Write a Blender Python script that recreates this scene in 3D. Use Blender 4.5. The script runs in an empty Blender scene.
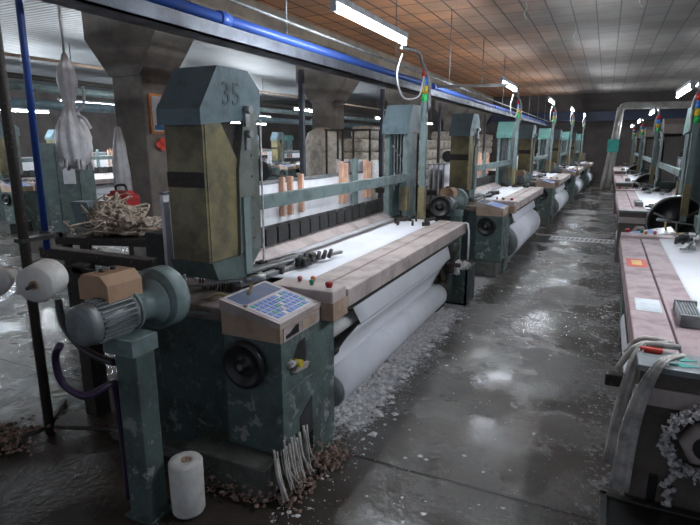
import bpy, bmesh, math, random
from mathutils import Vector, Matrix
random.seed(7)
C = bpy.context.scene.collection
S = bpy.context.scene
PI = math.pi

# ------------------------------------------------------------------ camera
cd = bpy.data.cameras.new('camera'); cam = bpy.data.objects.new('camera', cd); C.objects.link(cam)
cd.sensor_width = 36; cd.lens = 530/700*36; cd.clip_end = 200
pitch, yaw = math.radians(12.71), math.radians(25.32)
cam.location = (0, 0, 1.75); cam.rotation_euler = (PI/2-pitch, 0, yaw)
S.camera = cam
# ------------------------------------------------------------------ world and exposure
w = bpy.data.worlds.new('world'); S.world = w; w.use_nodes = True
w.node_tree.nodes['Background'].inputs[0].default_value = (0.75, 0.85, 1.0, 1)
w.node_tree.nodes['Background'].inputs[1].default_value = 0.16
S.view_settings.view_transform = 'Standard'; S.view_settings.look = 'None'
S.view_settings.gamma = 1; S.view_settings.use_curve_mapping = False
S.view_settings.exposure = 1.15
TUBE = 120.0

# ------------------------------------------------------------------ materials
def mat(name, col, rough=.6, metal=0, col2=None, scale=6, lo=.45, hi=.65, bump=0, bscale=40, rough2=None, spec=.5, detail=6, speck=0, peel=0):
    m = bpy.data.materials.new(name); m.use_nodes = True
    nt = m.node_tree; b = nt.nodes['Principled BSDF']
    b.inputs['Base Color'].default_value = (*col, 1); b.inputs['Roughness'].default_value = rough
    b.inputs['Metallic'].default_value = metal; b.inputs['Specular IOR Level'].default_value = spec
    tc = nt.nodes.new('ShaderNodeTexCoord')
    if col2 is None: col2 = tuple(c*.7 for c in col)
    n = nt.nodes.new('ShaderNodeTexNoise'); n.inputs['Scale'].default_value = scale; n.inputs['Detail'].default_value = detail
    n.inputs['Roughness'].default_value = .65
    nt.links.new(tc.outputs['Object'], n.inputs['Vector'])
    r = nt.nodes.new('ShaderNodeMapRange'); r.inputs[1].default_value = lo; r.inputs[2].default_value = hi
    nt.links.new(n.outputs[0], r.inputs[0])
    mx = nt.nodes.new('ShaderNodeMix'); mx.data_type = 'RGBA'
    mx.inputs[6].default_value = (*col, 1); mx.inputs[7].default_value = (*col2, 1)
    nt.links.new(r.outputs[0], mx.inputs[0]); out = mx.outputs[2]
    for amt, sc, th, lc in ((speck, 55, .60, (.30, .28, .27)), (peel, 11, .555, (.33, .33, .32))):
        if not amt: continue
        n3 = nt.nodes.new('ShaderNodeTexNoise'); n3.inputs['Scale'].default_value = sc; n3.inputs['Detail'].default_value = 8; n3.inputs['Roughness'].default_value = .7
        nt.links.new(tc.outputs['Object'], n3.inputs['Vector'])
        r3 = nt.nodes.new('ShaderNodeMapRange'); r3.inputs[1].default_value = th; r3.inputs[2].default_value = th+.05; r3.inputs[4].default_value = amt
        nt.links.new(n3.outputs[0], r3.inputs[0]); f = r3.outputs[0]
        if amt == peel:
            sp = nt.nodes.new('ShaderNodeSeparateXYZ'); nt.links.new(tc.outputs['Object'], sp.inputs[0])
            rz_ = nt.nodes.new('ShaderNodeMapRange'); rz_.inputs[1].default_value = .15; rz_.inputs[2].default_value = .9; rz_.inputs[3].default_value = 1; rz_.inputs[4].default_value = .1
            nt.links.new(sp.outputs[2], rz_.inputs[0]); mm = nt.nodes.new('ShaderNodeMath'); mm.operation = 'MULTIPLY'
            nt.links.new(f, mm.inputs[0]); nt.links.new(rz_.outputs[0], mm.inputs[1]); f = mm.outputs[0]
        x3 = nt.nodes.new('ShaderNodeMix'); x3.data_type = 'RGBA'; nt.links.new(f, x3.inputs[0]); nt.links.new(out, x3.inputs[6]); x3.inputs[7].default_value = (*lc, 1); out = x3.outputs[2]
    nt.links.new(out, b.inputs['Base Color'])
    if rough2 is not None:
        r2 = nt.nodes.new('ShaderNodeMapRange'); r2.inputs[1].default_value = lo; r2.inputs[2].default_value = hi
        r2.inputs[3].default_value = rough; r2.inputs[4].default_value = rough2
        nt.links.new(n.outputs[0], r2.inputs[0]); nt.links.new(r2.outputs[0], b.inputs['Roughness'])
    if bump:
        n2 = nt.nodes.new('ShaderNodeTexNoise'); n2.inputs['Scale'].default_value = bscale; n2.inputs['Detail'].default_value = 4
        nt.links.new(tc.outputs['Object'], n2.inputs['Vector'])
        bp = nt.nodes.new('ShaderNodeBump'); bp.inputs['Strength'].default_value = bump; bp.inputs['Distance'].default_value = .01
        nt.links.new(n2.outputs[0], bp.inputs['Height']); nt.links.new(bp.outputs[0], b.inputs['Normal'])
    return m
def emit(name, col, st):
    m = bpy.data.materials.new(name); m.use_nodes = True
    b = m.node_tree.nodes['Principled BSDF']; b.inputs['Base Color'].default_value = (*col, 1)
    b.inputs['Emission Color'].default_value = (*col, 1); b.inputs['Emission Strength'].default_value = st
    return m
M = {}
M['green'] = mat('green_paint', (.085,.125,.118), .45, 0, (.05,.065,.06), 5, .42, .68, .15, 30, .7, speck=.35, peel=1.0)
M['green_light'] = mat('light_green_paint', (.19,.255,.255), .4, 0, (.09,.12,.12), 6, .45, .7, .1, 30, .65, speck=.3)
M['green_dark'] = mat('dark_green_paint', (.035,.06,.058), .5, 0, (.022,.024,.022), 4, .4, .65, .2, 30, .8, speck=.3, peel=.35)
M['hood'] = mat('hood_paint', (.13,.19,.215), .42, 0, (.06,.085,.095), 6, .48, .75, .12, 30, .7, speck=.3)
M['hood_far'] = mat('hood_mint_paint', (.13,.30,.27), .42, 0, (.07,.15,.14), 6, .48, .75, .12, 30, .7, speck=.3)
M['beige'] = mat('beige_paint', (.46,.39,.37), .5, 0, (.27,.22,.21), 5, .45, .7, .12, 40, .7, speck=.35)
M['beige_pink'] = mat('pink_beige_paint', (.34,.25,.26), .5, 0, (.20,.145,.15), 7, .45, .7, .12, 60, .7, speck=.5)
M['brown_panel'] = mat('brown_grey_panel', (.13,.105,.09), .5, 0, (.07,.055,.05), 4, .4, .65, .12, 40, .7, speck=.35)
M['tan'] = mat('tan_paint', (.44,.32,.24), .55, 0, (.27,.18,.13), 7, .45, .7, .12, 40, speck=.3)
M['cardboard'] = mat('cardboard', (.44,.28,.18), .8, 0, (.30,.19,.12), 6, .45, .7, .1, 60)
M['peach'] = mat('peach_plastic', (.70,.42,.30), .55, 0, (.48,.28,.20), 9)
M['amber'] = mat('amber_plastic', (.30,.26,.13), .25, 0, (.12,.10,.06), 4, .38, .62, .1, 20, .55, speck=.25)
M['plinth'] = mat('plinth_paint', (.10,.105,.095), .7, 0, (.05,.048,.043), 7, .42, .66, .3, 30, speck=.7)
M['deck'] = mat('deck_paint', (.24,.20,.18), .6, 0, (.12,.085,.07), 8, .42, .66, .3, 50, speck=.7)
M['steel_olive'] = mat('olive_grey_plate', (.17,.19,.17), .5, .2, (.08,.085,.07), 6, .42, .7, .15, 40, speck=.4)
M['steel'] = mat('steel', (.34,.35,.36), .38, .8, (.16,.15,.14), 9, .45, .7, .1, 60, .6, speck=.4)
M['steel_grey'] = mat('grey_steel', (.22,.24,.25), .45, .3, (.10,.10,.10), 7, .45, .7, .1, 50, .7, speck=.5)
M['dark'] = mat('dark_iron', (.028,.028,.028), .5, .2, (.05,.045,.04), 8, .5, .7, .2, 50, .8, speck=.6)
M['dark_rust'] = mat('rusty_iron', (.045,.038,.034), .6, .2, (.10,.055,.035), 9, .55, .72, .3, 50, .9, speck=.7)
M['black'] = mat('black_rubber', (.012,.012,.013), .35, 0, (.02,.02,.02), 8)
M['cloth'] = mat('white_cloth', (.74,.75,.80), .85, 0, (.66,.67,.72), 2, .4, .7, .08, 300)
M['roll'] = mat('rolled_cloth', (.72,.73,.78), .85, 0, (.60,.61,.66), 3, .4, .7, .08, 300)
M['yarn'] = mat('white_yarn', (.72,.70,.68), .9, 0, (.55,.53,.51), 12, .4, .7, .4, 200)
M['yarn_dirty'] = mat('dirty_yarn', (.50,.42,.34), .95, 0, (.25,.20,.16), 14, .4, .65, .4, 150)
M['lint'] = mat('lint', (.66,.65,.66), 1, 0, (.42,.39,.39), 30, .4, .65, .5, 150)
M['lint_rust'] = mat('rusty_lint', (.33,.23,.19), 1, 0, (.13,.08,.06), 25, .4, .65, .5, 150)
M['frames'] = mat('heald_frames', (.82,.82,.86), .5, 0, (.66,.66,.70), 5, .45, .7)
M['blue'] = mat('blue_pipe', (.035,.09,.36), .35, 0, (.05,.08,.20), 7, .5, .75, .08, 30, .6)
M['tray'] = mat('tray_metal', (.085,.095,.12), .45, .4, (.05,.05,.06), 5, .4, .7, .1, 30, .7, speck=.4)
M['concrete'] = mat('concrete', (.22,.195,.17), .85, 0, (.11,.096,.085), 2.2, .4, .66, .35, 18, speck=.35)
M['beam'] = mat('painted_beam', (.30,.255,.20), .8, 0, (.17,.14,.115), 1.6, .4, .68, .25, 14)
M['navy'] = mat('navy_paint', (.02,.03,.07), .6, 0, (.02,.025,.04), 2)
M['wall'] = mat('grey_wall', (.10,.085,.078), .85, 0, (.05,.043,.04), .8, .38, .66, .25, 10)
M['duct'] = mat('pale_duct', (.48,.46,.43), .5, 0, (.2,.19,.17), 2, .4, .7)
M['teal'] = mat('teal_sheet', (.04,.42,.36), .5)
M['red'] = mat('red_plastic', (.42,.015,.02), .4, 0, (.22,.012,.015), 8)
M['orange'] = mat('orange_board', (.62,.22,.06), .6)
M['paper'] = mat('paper', (.6,.6,.62), .8, 0, (.5,.5,.52), 4)
M['sign_blue'] = mat('sign_blue', (.05,.16,.34), .6)
M['key_blue'] = mat('keypad_blue', (.09,.19,.52), .5, 0, (.14,.26,.55), 20)
M['key_teal'] = mat('keypad_teal', (.05,.33,.30), .5)
M['screen'] = mat('display_grey', (.13,.16,.26), .25, 0, (.17,.19,.26), 10)
M['purple'] = mat('pale_film', (.45,.41,.46), .4)
M['green_btn'] = mat('green_button', (.03,.25,.14), .35)
M['orange_btn'] = mat('orange_button', (.65,.22,.05), .35)
M['pink_btn'] = mat('pink_button', (.6,.18,.18), .35)
M['yellow'] = mat('yellow_plastic', (.62,.48,.04), .4)
M['hose_yellow'] = mat('yellow_hose', (.42,.33,.16), .5)
M['hose_purple'] = mat('purple_hose', (.035,.018,.055), .4)
M['white_cable'] = mat('white_cable', (.6,.6,.6), .5)
M['plastic_bag'] = mat('plastic_bag', (.62,.61,.63), .45, 0, (.42,.41,.43), 9, .4, .7, .5, 30)
M['rag'] = mat('dirty_rag', (.58,.54,.51), .95, 0, (.28,.26,.25), 14, .4, .65, .5, 60)
M['bale'] = mat('cloth_bale', (.58,.53,.46), .9, 0, (.30,.27,.23), 9, .4, .65, .5, 40)
M['cones'] = mat('cone_yarn', (.88,.88,.92), .8)
M['number'] = mat('painted_number', (.075,.105,.12), .6)
M['sticker_red'] = mat('red_sticker', (.62,.05,.03), .5)
M['sticker_yellow'] = mat('sticker_yellow', (.72,.42,.10), .5)
M['sticker_pale'] = mat('pale_sticker', (.55,.60,.64), .5)
M['tube'] = emit('fluorescent_tube', (.86,.93,1.0), TUBE)
M['tube_far'] = emit('fluorescent_tube_dim', (.86,.93,1.0), TUBE*1.6)
M['tube_mid'] = emit('fluorescent_tube_bay', (.86,.93,1.0), TUBE*.7)
M['fixture'] = mat('lamp_fixture', (.45,.46,.50), .45, 0, (.25,.26,.28), 6)
for n, c in dict(sig_red=(.8,.04,.04), sig_blue=(.04,.25,.8), sig_yellow=(.85,.6,.05), sig_green=(.08,.75,.2)).items(): M[n] = mat(n, c, .25)

# floor: wet grey concrete with lint, damp patches, joints
def floor_mat():
    m = bpy.data.materials.new('wet_concrete_floor'); m.use_nodes = True
    nt = m.node_tree; b = nt.nodes['Principled BSDF']; N = nt.nodes.new; L = nt.links.new
    tc = N('ShaderNodeTexCoord'); P = tc.outputs['Object']
    sp = N('ShaderNodeSeparateXYZ'); L(P, sp.inputs[0])
    def noise(sc, det=5, rough=.6, vec=P):
        n = N('ShaderNodeTexNoise'); n.inputs['Scale'].default_value = sc; n.inputs['Detail'].default_value = det
        n.inputs['Roughness'].default_value = rough; L(vec, n.inputs['Vector']); return n.outputs[0]
    def rng(v, a, b_, c=0, d=1):
        r = N('ShaderNodeMapRange'); r.inputs[1].default_value = a; r.inputs[2].default_value = b_
        r.inputs[3].default_value = c; r.inputs[4].default_value = d; L(v, r.inputs[0]); return r.outputs[0]
    def mth(op, a, b_=None):
        n = N('ShaderNodeMath'); n.operation = op
        for i, v in enumerate((a, b_)):
            if v is None: continue
            if isinstance(v, (int, float)): n.inputs[i].default_value = v
            else: L(v, n.inputs[i])
        return n.outputs[0]
    def mix(f, a, b_):
        x = N('ShaderNodeMix'); x.data_type = 'RGBA'; L(f, x.inputs[0])
        for i, v in ((6, a), (7, b_)):
            if isinstance(v, tuple): x.inputs[i].default_value = (*v, 1)
            else: L(v, x.inputs[i])
        return x.outputs[2]
    big = noise(.9, 4); mid = noise(5, 6, .7); fine = noise(28, 5, .7)
    c = mix(rng(mid, .35, .68), (.092,.084,.076), (.032,.028,.026))
    c = mix(mth('MULTIPLY', rng(big, .42, .62), .75), c, (.135,.127,.117))
    brown = mth('MULTIPLY', rng(noise(.55, 3), .50, .62), rng(mid, .3, .6))
    c = mix(mth('MULTIPLY', brown, .9), c, (.075,.045,.032))
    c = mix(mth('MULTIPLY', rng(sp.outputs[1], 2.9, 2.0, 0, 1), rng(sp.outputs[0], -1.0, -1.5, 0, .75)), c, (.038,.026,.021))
    # lint: speckles everywhere, mats along the looms
    near = rng(sp.outputs[0], -1.32, -1.08, 1, 0)
    near = mth('MULTIPLY', near, rng(sp.outputs[0], -3.0, -2.4, 0, 1))
    nearr = rng(sp.outputs[0], -.25, .2, 0, 1)
    mask = mth('ADD', mth('MULTIPLY', mth('MULTIPLY', near, rng(sp.outputs[1], 2.3, 2.8, 0, 1)), .24), mth('MULTIPLY', nearr, .10))
    lintn = mth('ADD', mth('MULTIPLY', fine, .55), mth('MULTIPLY', mid, .45))
    lint = rng(mth('ADD', lintn, mask), .60, .70)
    wet = rng(noise(1.3, 5, .6), .38, .56)
    c = mix(mth('MULTIPLY', wet, .35), c, (.040,.034,.028))
    c = mix(mth('MULTIPLY', lint, .85), c, (.42,.41,.43))
    # expansion joints across and along the aisle
    def joint(axis, pos, amp=.035, wd=.012):
        d = mth('ADD', mth('SUBTRACT', sp.outputs[axis], pos), mth('MULTIPLY', mth('SUBTRACT', mid, .5), amp))
        return rng(mth('ABSOLUTE', d), wd*.4, wd, 1, 0)
    j = joint(1, 2.47)
    for a_, p_ in ((1, 5.0), (1, 7.6), (1, 10.2), (1, 15.4), (1, 20.6), (0, -6.8)):
        j = mth('MAXIMUM', j, joint(a_, p_, .03, .010))
    c = mix(mth('MULTIPLY', j, .8), c, (.022,.02,.02))
    L(c, b.inputs['Base Color'])
    ro = N('ShaderNodeMapRange'); L(wet, ro.inputs[0]); ro.inputs[3].default_value = .48; ro.inputs[4].default_value = .09
    rr = mth('ADD', ro.outputs[0], mth('MULTIPLY', lint, .3)); L(rr, b.inputs['Roughness'])
    bp = N('ShaderNodeBump'); bp.inputs['Strength'].default_value = .8; bp.inputs['Distance'].default_value = .02
    h = mth('ADD', mth('MULTIPLY', fine, .6), mth('MULTIPLY', lint, .5)); h = mth('MULTIPLY', h, rng(wet, .3, 1.0, 1.0, .22)); h = mth('SUBTRACT', h, j)
    L(h, bp.inputs['Height']); L(bp.outputs[0], b.inputs['Normal'])
    return m
M['floor'] = floor_mat()

def tile_ceiling():
    m = bpy.data.materials.new('panelled_ceiling'); m.use_nodes = True
    nt = m.node_tree; b = nt.nodes['Principled BSDF']; N = nt.nodes.new; L = nt.links.new
    tc = N('ShaderNodeTexCoord'); P = tc.outputs['Object']
    sp = N('ShaderNodeSeparateXYZ'); L(P, sp.inputs[0])
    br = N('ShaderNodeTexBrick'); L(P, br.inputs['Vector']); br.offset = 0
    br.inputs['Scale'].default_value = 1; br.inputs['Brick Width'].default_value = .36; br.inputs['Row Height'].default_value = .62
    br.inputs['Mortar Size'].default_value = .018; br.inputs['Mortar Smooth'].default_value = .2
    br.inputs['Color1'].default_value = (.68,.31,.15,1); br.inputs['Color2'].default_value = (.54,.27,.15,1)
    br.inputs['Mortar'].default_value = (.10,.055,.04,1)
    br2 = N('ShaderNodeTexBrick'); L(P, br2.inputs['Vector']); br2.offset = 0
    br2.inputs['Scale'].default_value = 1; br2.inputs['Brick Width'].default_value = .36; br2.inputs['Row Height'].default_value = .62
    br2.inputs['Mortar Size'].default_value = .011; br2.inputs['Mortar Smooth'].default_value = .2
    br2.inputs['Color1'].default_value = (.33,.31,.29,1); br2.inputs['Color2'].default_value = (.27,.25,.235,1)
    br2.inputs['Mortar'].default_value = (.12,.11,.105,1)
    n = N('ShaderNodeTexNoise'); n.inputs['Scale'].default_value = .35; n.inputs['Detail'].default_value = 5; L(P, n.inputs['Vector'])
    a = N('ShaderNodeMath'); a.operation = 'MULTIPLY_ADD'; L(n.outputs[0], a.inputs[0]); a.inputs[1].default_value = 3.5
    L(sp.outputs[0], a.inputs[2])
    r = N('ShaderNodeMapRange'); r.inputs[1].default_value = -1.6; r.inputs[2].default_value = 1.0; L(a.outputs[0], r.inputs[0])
    mx = N('ShaderNodeMix'); mx.data_type = 'RGBA'; L(r.outputs[0], mx.inputs[0]); L(br.outputs[0], mx.inputs[6]); L(br2.outputs[0], mx.inputs[7])  # orange fades to grey toward +X: reflected sheen painted into the tile colour
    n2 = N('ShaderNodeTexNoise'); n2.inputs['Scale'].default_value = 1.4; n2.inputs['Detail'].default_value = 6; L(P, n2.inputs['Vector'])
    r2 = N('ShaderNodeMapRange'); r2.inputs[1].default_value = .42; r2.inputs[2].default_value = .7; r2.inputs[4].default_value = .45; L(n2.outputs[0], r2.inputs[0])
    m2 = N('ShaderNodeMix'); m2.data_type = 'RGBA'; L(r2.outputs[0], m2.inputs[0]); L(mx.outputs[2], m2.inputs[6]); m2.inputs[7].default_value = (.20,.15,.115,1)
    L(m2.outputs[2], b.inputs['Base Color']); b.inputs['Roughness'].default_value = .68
    bp = N('ShaderNodeBump'); bp.inputs['Strength'].default_value = .3; bp.inputs['Distance'].default_value = .01
    L(br.outputs['Fac'], bp.inputs['Height']); bp.invert = True; L(bp.outputs[0], b.inputs['Normal'])
    return m
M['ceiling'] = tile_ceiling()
def sheet_ceiling():
    m = mat('grey_sheet_ceiling', (.18,.19,.20), .55, .0, (.12,.125,.13), .7, .4, .65)
    nt = m.node_tree; b = nt.nodes['Principled BSDF']; N = nt.nodes.new; L = nt.links.new
    tc = N('ShaderNodeTexCoord'); wv = N('ShaderNodeTexWave'); wv.bands_direction = 'Y'; wv.inputs['Scale'].default_value = 2.6
    wv.inputs['Distortion'].default_value = .3; L(tc.outputs['Object'], wv.inputs['Vector'])
    bp = N('ShaderNodeBump'); bp.inputs['Strength'].default_value = .6; bp.inputs['Distance'].default_value = .03
    L(wv.outputs[1], bp.inputs['Height']); L(bp.outputs[0], b.inputs['Normal'])
    return m
M['ceiling_grey'] = sheet_ceiling()

# ------------------------------------------------------------------ mesh helpers
class MB:
    def __init__(s): s.bm = bmesh.new()
    def box(s, x0, x1, y0, y1, z0, z1, bev=0, rot=None, smooth=False):
        c = Vector(((x0+x1)/2, (y0+y1)/2, (z0+z1)/2))
        r = bmesh.ops.create_cube(s.bm, size=1)
        vs = r['verts']
        for v in vs:
            v.co = Vector((v.co.x*(x1-x0), v.co.y*(y1-y0), v.co.z*(z1-z0)))
        if bev:
            es = list({e for v in vs for e in v.link_edges})
            rb = bmesh.ops.bevel(s.bm, geom=es, offset=bev, segments=2, profile=.5, affect='EDGES')
            vs = list({v for f in rb['faces'] for v in f.verts} | {v for v in vs if v.is_valid})
        if rot is not None:
            for v in vs: v.co = rot @ v.co
        for v in vs: v.co += c
        return s
    def cyl(s, p0, p1, r, r2=None, seg=20, cap=True, smooth=True):
        p0, p1 = Vector(p0), Vector(p1); r2 = r if r2 is None else r2
        d = p1-p0; q = d.to_track_quat('Z', 'Y'); rings = []
        for p, rr in ((p0, r), (p1, r2)):
            rings.append([s.bm.verts.new(p + q @ Vector((rr*math.cos(a), rr*math.sin(a), 0))) for a in [2*PI*k/seg for k in range(seg)]])
        for k in range(seg):
            f = s.bm.faces.new((rings[0][k], rings[0][(k+1) % seg], rings[1][(k+1) % seg], rings[1][k])); f.smooth = smooth
        if cap:
            s.bm.faces.new(rings[0][::-1]); s.bm.faces.new(rings[1])
        return s
    def lathe(s, p0, axis, prof, seg=28, jitter=0, close=True, fold=0, nf=9):
        p0 = Vector(p0); q = Vector(axis).normalized().to_track_quat('Z', 'Y'); rings = []
        for h, r in prof:
            ring = []
            for k in range(seg):
                a = 2*PI*k/seg; rr = r*(1+random.uniform(-jitter, jitter)) if jitter else r
                if fold: rr *= 1+fold*math.sin(nf*a+h*3)+fold*.6*math.sin(4*a+1)
                ring.append(s.bm.verts.new(p0 + q @ Vector((rr*math.cos(a), rr*math.sin(a), h))))
            rings.append(ring)
        for i in range(len(rings)-1):
            for k in range(seg):
                f = s.bm.faces.new((rings[i][k], rings[i][(k+1) % seg], rings[i+1][(k+1) % seg], rings[i+1][k])); f.smooth = True
        if close: s.bm.faces.new(rings[0][::-1]); s.bm.faces.new(rings[-1])
        return s
    def tube(s, pts, r, seg=8, sub=6):
        pts = [Vector(p) for p in pts]
        if sub > 1 and len(pts) > 2:
            P = [pts[0]*2-pts[1]] + pts + [pts[-1]*2-pts[-2]]; out = []
            for i in range(1, len(P)-2):
                for t in [k/sub for k in range(sub)]:
                    a, b, c, d = P[i-1:i+3]
                    out.append(.5*((2*b)+(c-a)*t+(2*a-5*b+4*c-d)*t*t+(3*b-a-3*c+d)*t**3))
            pts = out+[pts[-1]]
        rings = []; n = Vector((0.3, 0.2, 1)).normalized()
        for i, p in enumerate(pts):
            t = (pts[min(i+1, len(pts)-1)]-pts[max(i-1, 0)]).normalized()
            u = n - t*n.dot(t)
            if u.length < 1e-3: u = t.orthogonal()
            u.normalize(); n = u; v = t.cross(u)
            rings.append([s.bm.verts.new(p+(u*math.cos(a)+v*math.sin(a))*r) for a in [2*PI*k/seg for k in range(seg)]])
        for i in range(len(rings)-1):
            for k in range(seg):
                f = s.bm.faces.new((rings[i][k], rings[i][(k+1) % seg], rings[i+1][(k+1) % seg], rings[i+1][k])); f.smooth = True
        s.bm.faces.new(rings[0][::-1]); s.bm.faces.new(rings[-1])
        return s
    def ribbon(s, pts, ws, th=.010, wdir=(1, 0, 0), sub=4):
        pts = [Vector(p) for p in pts]; P = [pts[0]*2-pts[1]] + pts + [pts[-1]*2-pts[-2]]; W = [ws[0]]+list(ws)+[ws[-1]]; out = []
        for i in range(1, len(P)-2):
            for t in [k/sub for k in range(sub)]:
                a, b, c, d = P[i-1:i+3]; out.append((.5*((2*b)+(c-a)*t+(2*a-5*b+4*c-d)*t*t+(3*b-a-3*c+d)*t**3), W[i]*(1-t)+W[i+1]*t))
        out.append((pts[-1], ws[-1])); wd = Vector(wdir).normalized(); rings = []
        for i, (p, w_) in enumerate(out):
            t = (out[min(i+1, len(out)-1)][0]-out[max(i-1, 0)][0]).normalized(); n = t.cross(wd).normalized()
            ring = []
            for k in range(8):
                u = (-1+k*2/7); ring.append((u, 1))
            top = [s.bm.verts.new(p+wd*u*w_/2+n*(th/2+.006*math.sin(u*7+i*.5))) for u, _ in ring]
            bot = [s.bm.verts.new(p+wd*u*w_/2+n*(-th/2+.006*math.sin(u*7+i*.5))) for u, _ in ring[::-1]]
            rings.append(top+bot)
        m = len(rings[0])
        for i in range(len(rings)-1):
            for k in range(m):
                f = s.bm.faces.new((rings[i][k], rings[i][(k+1) % m], rings[i+1][(k+1) % m], rings[i+1][k])); f.smooth = True
        s.bm.faces.new(rings[0][::-1]); s.bm.faces.new(rings[-1])
        return s
    def prism(s, prof, axis, a, b):
        """prof: 2D points; axis 'x': (y,z), 'y': (x,z), 'z': (x,y)"""
        def P(p, h): return {'x': (h, p[0], p[1]), 'y': (p[0], h, p[1]), 'z': (p[0], p[1], h)}[axis]
        A = [s.bm.verts.new(P(p, a)) for p in prof]; B = [s.bm.verts.new(P(p, b)) for p in prof]
        n = len(prof)
        s.bm.faces.new(A); s.bm.faces.new(B[::-1])
        for k in range(n): s.bm.faces.new((A[k], B[k], B[(k+1) % n], A[(k+1) % n]))
        return s
    def sheet(s, pts, axis_a, axis_b, th=.004, n=24, wav=0):
        """open strip swept along y through (x,z) points, with thickness"""
        m = len(pts); ya, yb = axis_a, axis_b; g = []
        for side in (0, 1):
            gg = []
            for i, (x, z) in enumerate(pts):
                p0 = pts[max(i-1, 0)]; p1 = pts[min(i+1, m-1)]
                dx, dz = p1[0]-p0[0], p1[1]-p0[1]; l = math.hypot(dx, dz) or 1
                nx, nz = -dz/l*th*side, dx/l*th*side
                a = ya[i] if isinstance(ya, list) else ya; b = yb[i] if isinstance(yb, list) else yb
                gg.append([s.bm.verts.new((x+nx+wav*math.sin(k*1.7+i)*.5, a+(b-a)*k/n, z+nz+wav*math.sin(k*.9+i*.7))) for k in range(n+1)])
            g.append(gg)
        for side in (0, 1):
            for i in range(m-1):
                for k in range(n):
                    q = (g[side][i][k], g[side][i][k+1], g[side][i+1][k+1], g[side][i+1][k])
                    f = s.bm.faces.new(q if side else q[::-1]); f.smooth = True
        for i in range(m-1):
            for k, fl in ((0, 0), (n, 1)):
                q = (g[0][i][k], g[0][i+1][k], g[1][i+1][k], g[1][i][k]); s.bm.faces.new(q if fl else q[::-1])
        for k in range(n):
            for i, fl in ((0, 1), (m-1, 0)):
                q = (g[0][i][k], g[0][i][k+1], g[1][i][k+1], g[1][i][k]); s.bm.faces.new(q if fl else q[::-1])
        return s
    def flake(s, c, r, th=.006):
        c = Vector(c); n = random.randint(4, 7); off = random.uniform(0, 6)
        top = s.bm.verts.new(c+Vector((0, 0, th)))
        ring = [s.bm.verts.new(c+Vector((math.cos(off+2*PI*k/n)*r*random.uniform(.4, 1.2), math.sin(off+2*PI*k/n)*r*random.uniform(.4, 1.2), random.uniform(0, th*.5)))) for k in range(n)]
        for k in range(n): s.bm.faces.new((ring[k], ring[(k+1) % n], top))
        return s
    def blob(s, c, r, sub=2, jit=.25, sc=(1, 1, 1)):
        rr = bmesh.ops.create_icosphere(s.bm, subdivisions=sub, radius=r)
        for v in rr['verts']:
            v.co *= 1+random.uniform(-jit, jit); v.co = Vector((v.co.x*sc[0], v.co.y*sc[1], v.co.z*sc[2])) + Vector(c)
        return s
    def build(s, name, m, parent=None, label=None, kind=None):
        bmesh.ops.recalc_face_normals(s.bm, faces=s.bm.faces)
        me = bpy.data.meshes.new(name); s.bm.to_mesh(me); s.bm.free()
        o = bpy.data.objects.new(name, me); C.objects.link(o)
        me.materials.append(M[m] if isinstance(m, str) else m)
        if parent: o.parent = parent
        if label: o['label'] = label
        if kind: o['kind'] = kind
        return o
def thing(name, label, cat, loc=(0, 0, 0), rz=0, group=None):
    o = bpy.data.objects.new(name, None); C.objects.link(o); o.location = loc; o.rotation_euler = (0, 0, rz)
    o.empty_display_size = .1
    return tag(o, label, cat, group)
def tag(o, label, cat, group=None, kind=None):
    o['label'] = label; o['category'] = cat
    if group: o['group'] = group
    if kind: o['kind'] = kind
    return o
def centre(o):
    """move the origin of a finished single-mesh thing to the bottom centre of its mesh"""
    me = o.data; xs = [v.co for v in me.vertices]
    c = Vector(((min(v.x for v in xs)+max(v.x for v in xs))/2, (min(v.y for v in xs)+max(v.y for v in xs))/2, min(v.z for v in xs)))
    me.transform(Matrix.Translation(-c)); o.location = c
    return o
def children(o): return [c for c in bpy.data.objects if c.parent == o]
def copy_tree(o, parent=None):
    c = o.copy(); C.objects.link(c); c.parent = parent
    for ch in children(o): copy_tree(ch, c)
    return c
def place(o, loc, rz=0, label=None, group=None):
    o.location = loc; o.rotation_euler = (0, 0, rz)
    if label: o['label'] = label
    if group: o['group'] = group
    return o
def struct(o): o['kind'] = 'structure'; return o

# ------------------------------------------------------------------ the hall
struct(MB().box(-22, 7, -3, 27.2, -.1, 0).build('floor', 'floor'))
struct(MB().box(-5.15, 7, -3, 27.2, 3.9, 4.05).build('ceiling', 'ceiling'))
struct(MB().box(-22, -6.35, -3, 27.2, 3.9, 4.05).build('ceiling', 'ceiling_grey'))
struct(MB().box(-6.35, -5.15, -3, 27.2, 3.6, 4.05).build('trim_1', 'beam'))
struct(MB().box(-22, 7, 27.0, 27.2, 0, 3.9).build('wall_back', 'wall'))
struct(MB().box(-22.2, -22, -3, 27.2, 0, 3.9).build('wall_left', 'wall'))
struct(MB().box(7, 7.2, -3, 27.2, 0, 3.9).build('wall_right', 'wall'))
struct(MB().box(-5.1, 6.9, 26.5, 26.75, 2.70, 3.10).build('trim_2', 'navy'))

PL = ['concrete pillar with flared capital behind the hanging white bag', 'concrete pillar behind the white yarn cones', 'concrete pillar behind the second loom of the left row',
      'fourth concrete pillar from the camera', 'farthest concrete pillar near the back wall']
def pillar(y, label):
    t = thing('concrete_pillar', label, 'pillar', (-5.75, y, 0), 0, 'flared concrete pillars')
    MB().box(-.27, .27, -.27, .27, 0, 2.62, .02).build('shaft', 'concrete', t)
    b = MB(); pr = [(-.27, 2.6), (.27, 2.6), (.62, 3.08), (.62, 3.6), (-.62, 3.6), (-.62, 3.08)]
    b.prism(pr, 'y', -.30, .30)
    for v in b.bm.verts: 
        if v.co.z > 3.0: v.co.y *= 1.15
    b.build('capital', 'concrete', t)
    return t
for k in range(5): pillar(5.6+5.4*k, PL[k])
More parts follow.
